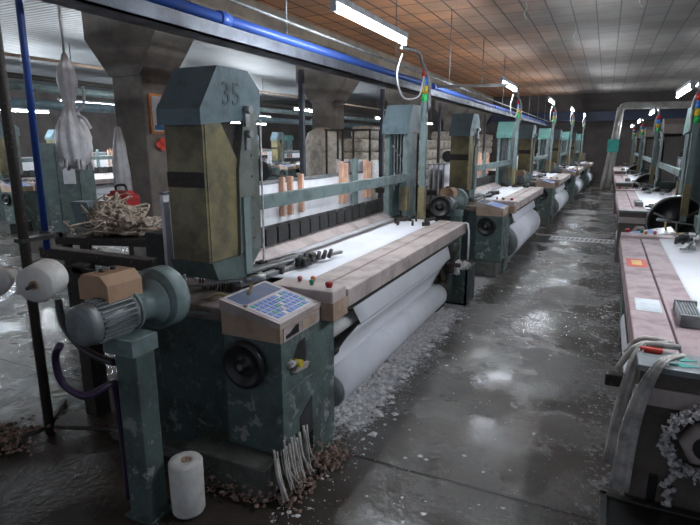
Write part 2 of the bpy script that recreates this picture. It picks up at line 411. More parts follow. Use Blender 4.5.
# notice board on first pillar
t = thing('notice_board', 'orange framed blue and white notice on the first pillar', 'sign', (-5.47, 5.6, 2.05))
MB().box(0, .02, -.2, .22, -.18, .33).build('frame', 'orange', t)
MB().box(.02, .03, -.17, .19, -.15, .30).build('sheet', 'paper', t)
b = MB(); b.lathe((.031, .01, .13), (1, 0, 0), [(0, .11), (.004, .11)]); b.box(.031, .035, -.15, .17, -.13, -.07); b.build('emblem', 'sign_blue', t)
b = MB(); b.blob((-5.42, 5.55, 1.74), .09, 2, .4, (.3, 1.2, 1)); tag(centre(b.build('red_rag', 'sticker_red')), 'red rag hanging under the orange notice on the pillar', 'rag')
b = MB(); b.lathe((-5.80, 5.16, 1.0), (.0, 0, 1), [(0, .03), (.05, .11), (.4, .10), (.75, .075), (.93, .04), (.96, .02)], 26, .03, True, .15)
tag(centre(b.build('white_sack', 'plastic_bag')), 'long pale sack hanging down the left side of the first pillar', 'sack')

# overhead services
b = MB(); b.box(-2.62, -2.45, .5, 26.5, 2.44, 2.455); b.box(-2.62, -2.615, .5, 26.5, 2.44, 2.54); b.box(-2.455, -2.45, .5, 26.5, 2.44, 2.54)
t = tag(thing('x', '', ''), 'long dark metal cable tray running above the left loom row', 'cable tray'); t.name = 'cable_tray'; t.location = (0, 0, 0)
b.build('channel', 'tray', t)
b = MB()
for k in range(5):
    b.tube([(-2.60+.03*k, .5+i*2.6, 2.468+random.uniform(0, .02)) for i in range(11)], .011, 6, 3)
b.build('cables', 'black', t)
b = MB()
for k in range(10): b.cyl((-2.53, 1.5+2.6*k, 2.53), (-2.53, 1.5+2.6*k, 3.9), .008, seg=6)
b.build('hanger', 'steel_grey', t)
b = MB(); b.cyl((-2.53, .5, 2.60), (-2.53, 26.4, 2.60), .04)
for k in range(5): b.cyl((-2.53, 3.2+5.1*k, 2.60), (-2.53, 3.3+5.1*k, 2.60), .052)
tag(b.build('blue_pipe', 'blue'), 'blue air pipe running along the top of the cable tray', 'pipe')
b = MB(); b.cyl((-2.35, .5, 2.68), (-2.35, 26.4, 2.64), .012, seg=8); tag(b.build('conduit', 'steel_grey'), 'thin grey conduit beside the blue air pipe', 'pipe')
# posts that carry the tray
for k, (x, y) in enumerate([(-3.45, 5.9), (-3.45, 8.55), (-3.45, 12.0), (-3.45, 17.0)]):
    b = MB(); b.box(x-.028, x+.028, y-.028, y+.028, .0, 2.62); b.box(x-.07, x+.07, y-.07, y+.07, 0, .012)
    tag(centre(b.build('tray_post', 'tray')), ['dark steel post under the tray behind the peach blocks', 'dark blue steel post behind the far tower of the nearest loom', 'steel tray post behind the second left loom', 'steel tray post behind the third left loom'][k], 'post', 'posts under the cable tray')
# crosswise pale pipe
b = MB(); b.cyl((-3.0, 6.3, 2.42), (.3, 6.3, 2.42), .018, seg=10)
b = MB(); b.cyl((-2.45, 8.35, 2.60), (-1.35, 8.15, 2.56), .022, seg=10)
tag(centre(b.build('cross_pipe', 'white_cable')), 'pale thin pipe crossing from the tray to the second lamp', 'pipe')
# left bay pipes
for k, (x, z, r, m_, lab) in enumerate([(-9.4, 2.72, .07, 'green_light', 'thick green pipe high in the left bay'), (-9.9, 2.95, .05, 'dark_rust', 'dark pipe high in the left bay above the green one'),
                                  (-10.3, 2.5, .09, 'hood', 'thick blue grey duct low in the left bay'), (-8.9, 3.15, .03, 'tan', 'thin tan pipe near the ceiling of the left bay')]):
    b = MB(); b.cyl((x, 1.5, z), (x, 26.5, z), r, seg=12); tag(b.build('service_pipe', m_), lab, 'pipe')
# ducts at the far end
t = thing('air_duct', 'pale bent air duct dropping to the floor at the end of the aisle', 'duct', (0, 0, 0))
b = MB(); b.tube([(.17, 22.6, .0), (.25, 22.6, 1.5), (.33, 22.6, 2.85), (.38, 22.6, 3.0), (.55, 22.6, 3.08), (1.4, 22.6, 3.07), (4.5, 22.6, 3.05)], .13, 14, 5); b.build('main_duct', 'duct', t)
b = MB(); b.tube([(-.04, 22.45, 0), (.12, 22.45, 1.3), (.32, 22.5, 2.9)], .08, 12, 4); b.build('branch_pipe', 'duct', t)
b = MB(); b.box(.02, .40, 22.28, 22.35, 1.42, 1.88); tag(centre(b.build('teal_sheet', 'teal')), 'teal sheet wrapped on the pale duct at the aisle end', 'sheet')
# things against the far wall
for k, (x, wd, h, m_) in enumerate([(-3.6, 1.0, 1.9, 'brown_panel'), (-2.3, .9, 1.6, 'dark_rust'), (-1.2, .8, 1.3, 'concrete'), (1.6, 1.1, 1.7, 'brown_panel')]):
    t = thing('storage_cupboard', ['tall brown cupboard leftmost against the back wall', 'dark rusty cupboard at the back wall beside the tall brown one', 'low grey cupboard at the back wall left of the duct', 'brown cupboard at the back wall right of the duct'][k], 'cupboard', (x, 26.6, 0))
    MB().box(-wd/2, wd/2, -.3, .3, .0, h, .01).build('body', m_, t)
    for s in (-1, 1): MB().box(min(0, s*wd/2)+.01, max(0, s*wd/2)-.01, -.32, -.3, .1, h-.05).build('door', m_, t)
# drain grate
t = thing('drain_grate', 'slotted drain grate across the aisle floor', 'grate', (-.27, 10.54, 0))
MB().box(-.52, .52, -.17, .17, .001, .004).build('gutter', 'black', t)
b = MB()
for k in range(14): b.prism([(-.52+.08*k-.02, -.15), (-.487+.08*k-.02, -.15), (-.487+.08*k+.02, .15), (-.52+.08*k+.02, .15)], 'z', .004, .014)
b.box(-.54, .56, -.19, -.15, .002, .015); b.box(-.54, .56, .15, .19, .002, .015); b.build('bars', 'paper', t)

# ------------------------------------------------------------------ lamps
def tube_lamp(name, label, x, y0, y1, z, group, cable=False, far=False):
    t = thing(name, label, 'lamp', (x, (y0+y1)/2, z), 0, group); h = (y1-y0)/2
    MB().box(-.026, .026, -h-.03, h+.03, .036, .085, .006).build('housing', 'fixture', t)
    MB().cyl((0, -h, 0), (0, h, 0), .015, seg=12).build('tube', ('tube_mid' if x > -8 else 'tube_far') if far else 'tube', t)
    MB().box(-.018, .018, -h-.03, -h, -.018, .035).build('end_cap', 'fixture', t); MB().box(-.018, .018, h, h+.03, -.018, .035).build('end_cap', 'fixture', t)
    if far:
        b = MB(); b.cyl((0, -h*.7, .08), (0, -h*.7, 3.9-z), .008, seg=6); b.build('hanger', 'steel_grey', t)
        b = MB(); b.cyl((0, h*.7, .08), (0, h*.7, 3.9-z), .008, seg=6); b.build('hanger', 'steel_grey', t)
    return t
def lamp_post(label, x, y, z, lampend, side, loop=True):
    """steel post at the loom end with signal light and gooseneck"""
    t = thing('lamp_post', label, 'lamp post', (x, y, 0), 0, 'lamp posts at the loom ends')
    MB().box(-.03, .03, -.03, .03, .88, z-.36, .004).build('post', 'green_light', t)
    z0 = z-.36
    MB().box(-.035, .035, -.035, .035, .95, 1.3).build('lower_sleeve', 'amber', t)
    for k, c in enumerate(('sig_green', 'sig_yellow', 'sig_blue', 'sig_red')):
        MB().cyl((0, 0, z0+.08*k), (0, 0, z0+.08*k+.074), .034, seg=16).build('signal_lens', c, t, ['green signal lens', 'yellow signal lens', 'blue signal lens', 'red signal lens'][k])
    d_ = lampend-y; b = MB(); b.tube([(0.045*side, 0, z0-.1), (.05*side, d_*.04, z0+.2), (0, d_*.17, z0+.36), (0, d_*.36, z0+.44), (0, d_, z+.055)], .017, 8); b.build('gooseneck', 'steel', t)
    if loop:
        b = MB(); b.tube([(0, lampend-y+.02, z+.0), (-.03, lampend-y-.02, z-.18), (-.02, lampend-y+.13, z-.36), (.0, -.2, z-.32), (.0, -.05, z-.12), (0, -.04, z0+.1)], .008, 6); b.build('cable', 'white_cable', t)
    return t
LP = ['nearest', 'second', 'third', 'fourth', 'fifth']; RP = ['second', 'third', 'fourth', 'farthest', 'nearest']
for k in range(5):
    y = 5.1*k; zz = [2.6, 2.62, 2.72, 2.8, 2.85][k]
    tube_lamp('tube_lamp', f'{LP[k]} fluorescent tube lamp above the left loom row', -1.68+.184*k, 3.32+y, 4.66+y, zz, 'tube lamps over the left looms')
    lamp_post(f'green lamp post with signal lights at the {LP[k]} left loom', -1.72+.184*k, 5.42+y, 2.52 if k == 0 else zz-.05, 4.70+y, 1)
for k in range(-1, 4):
    y = 5.1*k
    tube_lamp('tube_lamp', f'{RP[k]} fluorescent tube lamp above the right loom row', .80, 7.35+y-.05, 8.65+y-.05, 2.36, 'tube lamps over the right looms')
    lamp_post(f'lamp post with signal lights beside the {RP[k]} lamp of the right row', .86, 7.02+y, 2.32, 7.32+y, -1, False)
n = 0
for x in (-7.6, -10.9, -14.9):
    for k in range(4):
        n += 1
        tube_lamp('bay_lamp', 'long fluorescent lamp hanging over the looms of the left bay', x, (7.0 if x > -8 else 2.6)+5.6*k, (8.4 if x > -8 else 5.2)+5.6*k, 2.62, 'lamps in the left bay', far=True)

# ------------------------------------------------------------------ looms
# local frame: aisle face at x=0, machine behind it (x<0), near end y=0, far end y=3.65
def make_tower(t, y0, far, hoodm, num=None):
    """tower with faceted hood; y0 = front face"""
    xa, xb = -.89, -.60
    p = [(y0, 1.84), (y0, 1.92), (y0+.15, 2.14), (y0+.41, 2.14), (y0+.52, 2.05), (y0+.52, 1.90), (y0+.44, 1.88)]
    h = MB().prism(p, 'x', xa, xb).build('hood', hoodm, t)
    if num:
        cu = bpy.data.curves.new('n', 'FONT'); cu.body = num; cu.size = .17; cu.extrude = .0015; cu.resolution_u = 3
        ob = bpy.data.objects.new('n', cu); me = bpy.data.meshes.new_from_object(ob)
        me.transform(Matrix.Translation((xb+.001, y0+.17, 1.95)) @ Matrix.Rotation(PI/2, 4, 'Z') @ Matrix.Rotation(PI/2, 4, 'X'))
        o = bpy.data.objects.new('painted_number', me); C.objects.link(o); me.materials.append(M['number']); o.parent = h
    if far:
        b = MB(); b.box(xa+.02, xa+.07, y0+.05, y0+.42, .95, 1.85); b.box(xb-.07, xb-.02, y0+.05, y0+.42, .95, 1.85); b.box(xa+.02, xb-.02, y0+.36, y0+.42, 1.0, 1.85)
        b.build('tower_frame', 'green_light', t)
        b = MB()
        for k in range(4):
            x = xa+.10+.035*k; b.box(x, x+.014, y0+.10, y0+.14, 1.25+.05*k, 1.84); b.blob((x, y0+.1, 1.72-.05*k), .02, 1, .2)
        b.build('linkage', 'steel', t)
        MB().box(xb-.075, xb+.0, y0+.02, y0+.10, 1.05, 1.30).build('amber_window', 'amber', t)
    else:
        b = MB(); b.prism([(xa+.02, 1.12), (xb-.02, 1.12), (xb-.02, 1.86), (xa+.02, 1.86)], 'y', y0+.03, y0+.045)
        b.prism([(y0+.045, 1.12), (y0+.28, 1.10), (y0+.33, 1.22), (y0+.33, 1.62), (y0+.17, 1.86), (y0+.045, 1.86)], 'x', xb-.03, xb-.015)
        b.build('amber_window', 'amber', t)
        MB().box(xa+.022, xb-.018, y0+.022, y0+.03, 1.52, 1.60).build('tape_band', 'dark_rust', t)
        b = MB(); b.box(xa+.03, xb-.05, y0+.14, y0+.42, 1.12, 1.85); b.build('mechanism', 'dark_rust', t)
        b = MB(); b.prism([(y0+.27, .98), (y0+.48, 1.14), (y0+.48, 1.93), (y0+.36, 1.93), (y0+.29, 1.6)], 'x', xb-.015, xb+.005)
        for k in range(5): b.cyl((xb+.005, y0+.41, 1.2+.12*k), (xb+.012, y0+.41, 1.2+.12*k), .008, seg=8)
        b.build('steel_plate', 'steel_olive', t)
        b = MB()
        for z in (1.93, 1.80): b.cyl((xb+.0, y0+.37, z), (xb+.045, y0+.37, z), .022, seg=12); b.box(xb+.0, xb+.02, y0+.35, y0+.39, z-.09, z)
        b.build('bolt', 'steel', t)
        # bottom lip
        b = MB(); b.prism([(y0+.02, 1.12), (y0+.06, 1.02), (y0+.30, .98), (y0+.46, 1.12), (y0+.33, 1.16), (y0+.28, 1.12)], 'x', xa, xb+.01); b.build('lower_lip', 'green', t)
        b = MB()
        for k in range(12): b.cyl((xa+.05+.02*k, y0+.20, 1.02), (xa+.05+.02*k, y0+.19, .93-.02*(k % 3)), .005, seg=6)
        b.build('needles', 'dark', t)

def make_loom(kind, label, hoodm='hood', number=None, roll_r=.12, roll_mat='roll'):
    near = kind == 'near'; right = kind == 'right'
    t = thing('weaving_loom', label, 'loom', (0, 0, 0), 0)
    fb = 'green'
    # ---- frames under the machine
    b = MB(); b.box(-.95, -.43, .10, .22, .06, .84, .01); b.box(-1.30, -.95, .16, .26, .06, .84, .01); b.build('side_frame', 'green_dark', t)
    b = MB(); b.box(-2.0, -.12, 3.36, 3.48, .10, .84, .01); b.build('side_frame', 'green_dark', t)
    b = MB(); b.box(-1.9, -.55, 1.3, 3.36, .28, .40); b.box(-1.2, -1.05, .26, 3.36, .45, .80); b.build('cross_member', 'dark', t)
    b = MB(); b.box(-.62, -.11, -.10, .33, 0, .185, .01); b.box(-1.3, -.7, .0, .30, 0, .07, .01); b.build('plinth', 'plinth', t)
    MB().box(-2.0, -.2, 3.2, 3.5, 0, .10, .01).build('plinth', 'dark_rust', t)
    # ---- control box
    c = MB(); c.prism([(.04, .19), (.34, .19), (.34, 0.0), (.60, 0.0), (.60, .80), (.04, .80)], 'x', -.43, -.085); c = c.build('control_box', fb, t)
    bs = (-.04, .04)
    MB().prism([(-.435, .80), (-.085, .80), (-.085, .875), (-.435, .925)], 'y', .035, .435).build('beige_band', 'tan', c)
    b = MB().prism([(-.44, .927), (-.08, .877), (-.08, .905), (-.44, .985)], 'y', .03, .44); panel = b.build('keypad_panel', 'beige', t)
    sl = (.985-.905)/.36
    def q(x, y, dx, dy, m, nm, par, h=.004):
        z = lambda xx: .985-(xx+.44)*sl
        b = MB(); vs = []
        for (xx, yy) in ((x, y), (x+dx, y), (x+dx, y+dy), (x, y+dy)): vs.append((xx, yy, z(xx)))
        lo = [b.bm.verts.new((a, b_, c_+.0005)) for a, b_, c_ in vs]; hi = [b.bm.verts.new((a, b_, c_+h)) for a, b_, c_ in vs]
        b.bm.faces.new(hi); b.bm.faces.new(lo[::-1])
        for k in range(4): b.bm.faces.new((lo[k], lo[(k+1) % 4], hi[(k+1) % 4], hi[k]))
        return b.build(nm, m, par)
    q(-.43, .05, .33, .37, 'purple', 'membrane', panel, .002)
    q(-.42, .065, .11, .34, 'screen', 'display', panel, .0035)
    if near:
        for i in range(5):
            for j in range(9):
                q(-.285+.035*i, .075+.037*j, .026, .027, 'key_teal' if (i*3+j*5) % 7 == 0 else ('key_blue' if (i+j) % 6 else 'sticker_pale'), 'key', panel, .0045)
    else: q(-.29, .065, .17, .34, 'key_blue', 'keypad', panel, .0035)
    if near:
        MB().cyl((-.30, .06, .952), (-.30, .06, .966), .010, seg=12).build('knob', 'steel', panel)
        b = MB(); b.box(-.086, -.080, .06, .42, .80, .868); pl = b.build('label_strip', 'beige', c)
        MB().box(-.080, -.078, .24, .38, .812, .858).build('data_plate', 'tan', c)
        MB().prism([(.08, .812), (.20, .812), (.20, .858), (.17, .858), (.12, .835), (.08, .83)], 'x', -.080, -.078).build('torn_sticker', 'black', c)
        # recess with lever and yellow knob
        MB().prism([(.115, .645), (.27, .62), (.27, .76), (.20, .75)], 'x', -.0855, -.083).build('recess', 'black', c)
        b = MB(); b.prism([(.12, .62), (.25, .60), (.28, .625), (.15, .645)], 'x', -.084, -.062); b.build('shelf', 'beige', c)
        b = MB(); b.cyl((-.09, .15, .665), (-.035, .15, .665), .02); b.build('knob', 'yellow', c, 'yellow knob')
        b = MB(); b.blob((-.075, .115, .67), .024, 2, .25); b.build('lint_tuft', 'lint', c)
        b = MB(); b.box(-.086, -.0825, .045, .34, .52, .525, 0); b.build('seam', 'steel_grey', c)
        MB().prism([(.20, .19), (.33, .19), (.33, .40), (.20, .33)], 'x', -.0855, -.0825).build('opening', 'black', c)
    # handwheel
    b = MB(); b.lathe((-.29, .035, .665), (0, -1, 0), [(0, .11), (.012, .125), (.035, .125), (.045, .112), (.04, .10), (.022, .075), (.022, .03), (.05, .022), (.052, 0.005)], 32)
    hw = b.build('handwheel', 'black', t)
    b = MB(); b.lathe((-.29, -.018, .665), (0, -1, 0), [(0, .018), (.008, .016)], 16); b.build('hub', 'steel_grey', hw)
    top = 'beige_pink' if right else 'beige'
    # ---- button console at the beam's near end
    MB().box(-.42, -.01, .445, .615, .80, .965, .008).build('button_console', top, t)
    for (x, y, m_, lab, r) in [(-.06, .50, 'red', 'red mushroom button', .022), (-.17, .50, 'green_btn', 'green button', .014), (-.20, .57, 'orange_btn', 'orange button', .014), (-.27, .54, 'pink_btn', 'pink button', .014)]:
        MB().lathe((x, y, .975), (0, 0, 1), [(0, r*.8), (.012, r*.8), (.013, r), (.026, r), (.032, r*.5)], 16).build('push_button', m_, t, lab)
    MB().box(-.08, -.004, .44, .62, .80, .90).build('console_end', 'tan', t)
    # ---- breast beam
    top = 'beige_pink' if right else 'beige'
    b = MB(); b.box(-.16, 0, .62, 3.50, .83, .94, .008); b.build('breast_beam', top, t)
    b = MB(); b.box(-.30, -.165, .62, 3.50, .86, .945, .006); b.build('rear_plate', top, t)
    b = MB(); b.box(-.10, .004, .62, 3.49, .815, .829); b.build('rail_lip', 'dark', t)
    # ---- cloth path
    b = MB(); b.sheet([(-.80, .955), (-.62, .950), (-.45, .953), (-.31, .95), (-.29, .93)], .62, 3.38, .004, 28, .0012); b.build('woven_cloth', 'cloth', t)
    rx, rz = -.23, roll_r+.07
    b = MB(); b.sheet([(-.15, .83), (-.13, .72), (-.095, .60), (-.105, .588)], [.92, .95, 1.0, 1.0], 3.25, .004, 16, .002); b.build('cloth_drop', 'cloth', t)
    b = MB(); b.sheet([(-.11, .59), (-.17, .50), (rx-.03, rz+roll_r+.015), (rx-.01, rz+roll_r)], [1.0, .92, .80, .80], 3.22, .004, 16, .002); b.build('cloth_to_roll', 'cloth', t)
    b = MB(); b.cyl((-.20, .66, .60), (-.20, 3.36, .60), .042); b.build('press_roller', 'yarn', t)
    b = MB(); b.cyl((rx, .80, rz), (rx, 3.24, rz), roll_r, seg=36); ro = b.build('cloth_roll', roll_mat, t)
    b = MB(); b.cyl((rx, .62, rz), (rx, .80, rz), .035); b.lathe((rx, .80, rz), (0, -1, 0), [(0, roll_r*.95), (.012, roll_r*.95), (.012, roll_r*.55), (.02, roll_r*.5)]); b.build('core', 'steel_grey', ro)
    b = MB(); b.cyl((rx, 3.23, rz), (rx, 3.36, rz), .035); b.build('core', 'steel_grey', ro)
    # take-up bracket, dark knobs
    b = MB(); b.prism([(-.42, .10), (-.34, .10), (-.30, .40), (-.20, .44), (-.13, .60), (-.14, .78), (-.36, .82)], 'y', .64, .68); b.build('take_up_bracket', 'green', t)
    b = MB(); b.cyl((-.15, .68, .50), (-.15, .75, .50), .026); b.build('knob', 'black', t)
    # far end mechanism
    b = MB()
    for k in range(16):
        b.cyl((-.05-random.random()*.5, 3.30, .3+random.random()*.5), (-.05-random.random()*.4, 3.52, .3+random.random()*.5), .012+random.random()*.02, seg=8)
    b.lathe((-.20, 3.37, .52), (0, -1, 0), [(0, .13), (.03, .13), (.03, .04), (.05, .03)]); b.lathe((-.22, 3.35, .24), (0, -1, 0), [(0, .11), (.03, .11), (.03, .04), (.05, .03)])
    b.build('gearing', 'dark_rust', t)
    # ---- shuttle race, reed, harness
    b = MB(); b.prism([(-.93, .93), (-.80, .95), (-.80, .965), (-.90, 1.02), (-.93, 1.02)], 'y', .55, 3.40); b.build('sley_beam', 'beige', t)
    b = MB(); b.box(-.94, -.925, .60, 3.38, 1.0, 1.16); b.build('reed', 'dark', t)
    b = MB(); n = 17
    for k in range(n):
        y = .62+k*(2.74/n); b.prism([(y, 1.03), (y+.135, 1.03), (y+.135, 1.14), (y+.11, 1.17), (y+.03, 1.17), (y, 1.15)], 'x', -.90, -.875)
    b.build('shed_guides', 'dark', t)
    b = MB()
    for k in range(4): b.box(-1.30+.075*k, -1.275+.075*k, .55, 3.40, .72, 1.43+.004*k)
    b.build('heald_frames', 'frames', t)
    b = MB()
    for k in range(4):
        b.box(-1.305+.075*k, -1.27+.075*k, .55, 3.40, 1.43+.004*k, 1.442+.004*k)
    b.build('frame_rails', 'steel_grey', t)
    for y, h in ((1.55, 1.49), (1.67, 1.49), (1.84, 1.50), (2.60, 1.58), (2.70, 1.56), (3.18, 1.58), (3.30, 1.56)):
        b = MB(); b.box(-1.05, -1.005, y, y+.032, 1.18, h, .004); b.build('frame_guide', 'peach', t)
    b = MB(); b.box(-1.0, -.96, 2.80, 2.86, 1.15, 1.60); b.build('guide_post', 'green_light', t)
    # ---- top rail
    b = MB(); b.box(-.64, -.60, .50, 3.42, 1.355, 1.44, .004); b.box(-.66, -.58, .46, .52, 1.0, 1.45); b.build('top_rail', 'green_light', t)
    # ---- towers
    make_tower(t, .16, False, hoodm, number)
    make_tower(t, 3.30, True, 'hood' if near else 'hood_far')
    # ---- near-end ironwork below the near tower
    b = MB(); b.box(-1.3, -.45, .08, .52, .84, .915, .01); b.build('deck', 'deck', t)
    b = MB(); b.tube([(-.95, .0, .99), (-.6, .12, 1.02), (-.36, .20, 1.06)], .008); b.cyl((-.95, .0, .99), (-.86, .03, .995), .022); b.cyl((-.68, .06, .86), (-.68, .06, 1.08), .007, seg=8)
    b.cyl((-.40, .19, 1.05), (-.30, .24, 1.07), .014); b.build('tension_rod', 'steel', t)
    b = MB()
    b.tube([(-.82, -.0, .98), (-.80, .0, .90), (-.74, .02, .86)], .014); b.tube([(-.37, .22, 1.05), (-.38, .2, .98), (-.44, .18, .94), (-.58, .2, .95), (-.66, .2, .91)], .009)
    b.build('hose', 'hose_yellow', t)
    b = MB()
    b.box(-.55, -.50, .35, 1.1, .95, .985, .004, Matrix.Rotation(-.12, 3, 'Z')); b.box(-.72, -.66, .30, 1.15, .955, .995, .004, Matrix.Rotation(-.10, 3, 'Z')); b.box(-.61, -.58, .25, .9, .99, 1.01, .003, Matrix.Rotation(-.2, 3, 'Z'))
    b.box(-.80, -.52, .05, .10, .87, .885, 0, Matrix.Rotation(.25, 3, 'Z'))
    b.build('temple_bar', 'steel', t)
    for k in range(6):
        b = MB(); x, y = -.45-random.random()*.4, .48+random.random()*.35; b.box(x, x+.05, y, y+.07, .955, .985+random.random()*.03, .004, Matrix.Rotation(random.uniform(-.6, .6), 3, 'Z')); b.build('temple_clamp', 'dark', t)
    b = MB(); b.box(-.46-.01, -.44, .84, 1.16, .975, .99, .003, Matrix.Rotation(-.1, 3, 'Z')); b.box(-.50, -.42, .86, .96, .97, 1.03, .01); b.box(-.47, -.40, .92, .98, 1.02, 1.05, .008)
    for k in range(6): b.cyl((-.46+.018*k, .84+.05*k, 1.0), (-.46+.018*k, .88+.05*k, 1.045), .014, seg=8)
    b.build('temple_clamp', 'dark', t)
    b = MB(); b.box(-.46, -.425, .90, 1.32, .985, 1.005, .003, Matrix.Rotation(-.25, 3, 'Z')); b.build('temple_bar', 'steel', t)
    for k in range(11):
        b = MB(); x, y = -.25-random.random()*.5, 2.85+random.random()*.5; l = .06+random.random()*.12
        b.box(x, x+.022, y, y+l, .958, .975+random.random()*.03, .003, Matrix.Rotation(random.uniform(-1.2, 1.2), 3, 'Z')); b.build('temple_clamp', 'dark_rust', t)
    # ---- warp beam and back rest
    b = MB(); b.cyl((-1.72, 1.32, .62), (-1.72, 3.26, .62), .30, seg=32); wb = b.build('warp_beam', 'yarn', t)
    b = MB()
    for y in (1.30, 3.28): b.lathe((-1.72, y-.012, .62), (0, 1, 0), [(0, .38), (.024, .38)], 36)
    b.build('flange', 'steel_grey', wb)
    b = MB(); b.cyl((-1.95, 1.2, 1.02), (-1.95, 3.36, 1.02), .055); b.build('back_rest', 'steel_grey', t)
    b = MB(); b.sheet([(-1.99, .75), (-2.01, 1.02), (-1.95, 1.08), (-1.33, 1.07)], 1.32, 3.22, .004, 8); b.build('warp_sheet', 'yarn', t)
    MB().box(-2.05, -1.85, 1.1, 1.22, .0, 1.05, .01).build('back_bracket', 'dark', t); MB().box(-2.05, -1.85, 3.34, 3.46, .8, 1.05, .01).build('back_bracket', 'dark', t)
    b = MB(); b.box(-1.98, -1.05, .16, .24, 1.03, 1.10, .006); b.box(-1.70, -1.60, .15, .26, .0, 1.03); b.build('back_rail', 'dark_rust', t)
    # black flanged accumulator and hook behind
    b = MB(); b.lathe((-1.37, 1.78, 1.53), (.5, -1, 0), [(0, .095), (.05, .095), (.055, .07)], 24); b.tube([(-1.37, 1.78, 1.50), (-1.36, 2.0, 1.47), (-1.35, 2.14, 1.44), (-1.35, 2.20, 1.40), (-1.35, 2.20, 1.26)], .016, 8); b.build('whip_arm', 'black', t)
    if near:
        b = MB(); b.tube([(-.592, .665, 1.88), (-.59, .66, 1.6), (-.594, .665, 1.3), (-.59, .65, 1.04)], .006, 6, 4); b.build('lint_strand', 'lint', t)
        b = MB(); b.lathe((-.36, 3.72, 1.07), (.35, -1, 0), [(-.2, .02), (0, .02), (0, .12), (.04, .12), (.045, .10), (.02, .09), (.02, .03), (.05, .025)], 30); b.build('pulley', 'black', t)
    if right:
        # end cover facing the camera
        MB().box(-.62, -.01, 3.50, 3.66, .30, .93, .006).build('end_cover', 'brown_panel', t)
        MB().box(-.115, -.085, 3.661, 3.668, .40, .52, .003).build('slot', 'black', t)
        e = MB().box(-.66, -.00, 3.49, 3.68, .93, .955, .004).build('end_cap', 'steel_grey', t)
        MB().box(-.66, -.0, 3.661, 3.676, .80, .87, .003).build('edge_strip', 'beige', t)
        b = MB(); b.lathe((-.24, 3.66, .70), (0, 1, 0), [(0, .085), (.06, .085), (.075, .07), (.075, .05)], 6); b.build('hexagonal_flange', 'beige', t)
        b = MB(); b.lathe((-.24, 3.72, .70), (0, 1, 0), [(0, .045), (.02, .045)], 20); b.build('hub', 'black', t)
        b = MB(); b.lathe((-.60, 3.72, .85), (0, 1, 0), [(0, .30), (.05, .30), (.05, .27), (.02, .26), (.02, .08), (.07, .06)], 40); wh = b.build('flange_wheel', 'black', t)
        b = MB()
        for k in range(3): a = k*2*PI/3+.4; b.tube([(-.60, 3.78, .85), (-.60+.26*math.cos(a), 3.78, .85+.26*math.sin(a))], .014, 8, 1)
        b.build('spoke', 'steel_grey', wh)
        b = MB(); b.lathe((-.60, 3.715, .85), (0, 1, 0), [(0, .31), (.06, .31), (.06, .295), (0, .295), (0, .31)], 40, close=False); b.build('rim', 'steel', wh)
        b = MB()
        for k in range(7): b.box(-.20-.012*k, -.193-.012*k, 2.86, 3.10, .95, 1.0)
        b.box(-.285, -.19, 2.84, 2.86, .95, 1.005); b.box(-.285, -.19, 3.10, 3.12, .95, 1.005); b.build('ribbed_guide', 'steel_grey', t)
    return t

def make_motor():
    t = thing('drive_motor', 'finned electric drive motor on a green post at the nearest loom', 'motor', (0, 0, 0), 0, 'drive motors at the loom ends')
    MB().box(-.655, -.525, -.44, -.33, 0, .835, .006).build('motor_post', 'green', t)
    b = MB(); b.box(-.70, -.52, -.46, -.31, .835, .912, .003); b.build('mounting_plate', 'green_light', t)
    MB().box(-.675, -.505, -.46, -.31, 0, .012).build('foot_plate', 'green', t)
    x, z = -.67, 1.0
    b = MB(); b.lathe((x, -.59, z), (0, 1, 0), [(0, .05), (.0, .08), (.01, .09), (.055, .092), (.056, .080), (.23, .080), (.231, .094), (.255, .094)], 32); mb = b.build('motor_body', 'steel_grey', t)
    b = MB()
    for k in range(26):
        a = 2*PI*k/26; Rm = Matrix.Rotation(a, 3, 'Y')
        r = bmesh.ops.create_cube(b.bm, size=1)
        for v in r['verts']:
            p = Vector((v.co.x*.006, v.co.y*.172, v.co.z*.022+.087)); v.co = Rm @ p + Vector((x, -.445, z))
    b.build('cooling_fins', 'steel_grey', mb)
    b = MB(); b.lathe((x, -.335, z), (0, 1, 0), [(0, .10), (.015, .10), (.016, .08), (.08, .07), (.11, .08), (.135, .115), (.16, .125)], 32); b.build('adapter', 'green_light', t)
    b = MB(); b.lathe((x, -.185, z+.01), (0, 1, 0), [(-.01, .10), (0, .12), (.0, .13), (.012, .13), (.012, .150), (.013, .151), (.10, .151), (.101, .148), (.105, .14), (.105, .05), (.13, .04)], 48); b.build('gear_housing', 'green_light', t)
    b = MB(); b.prism([(-.80, 1.075), (-.62, 1.075), (-.62, 1.15), (-.66, 1.19), (-.77, 1.19), (-.80, 1.16)], 'y', -.47, -.28)
    b.build('terminal_box', 'cardboard', t)
    for yy in (-.40, -.34): MB().cyl((-.73, yy, 1.185), (-.73, yy, 1.205), .013, seg=10).build('grommet', 'black', t)
    MB().box(-.662, -.654, -.42, -.36, .62, .76).build('name_plate', 'beige', t)
    b = MB(); b.tube([(x-.03, -.66, .94), (x-.10, -.64, .86), (x-.10, -.62, .74), (x-.02, -.58, .68), (x+.02, -.48, .70), (x-.05, -.40, .62), (x-.06, -.38, .3), (x-.06, -.38, .03)], .016, 8); b.build('power_hose', 'hose_purple', t)
    b = MB(); b.tube([(x-.45, -.35, 1.0), (x-.42, -.36, .88), (x-.30, -.38, .80), (x-.15, -.40, .77), (x-.04, -.40, .76)], .018, 8); b.build('power_hose', 'black', t)
    return t

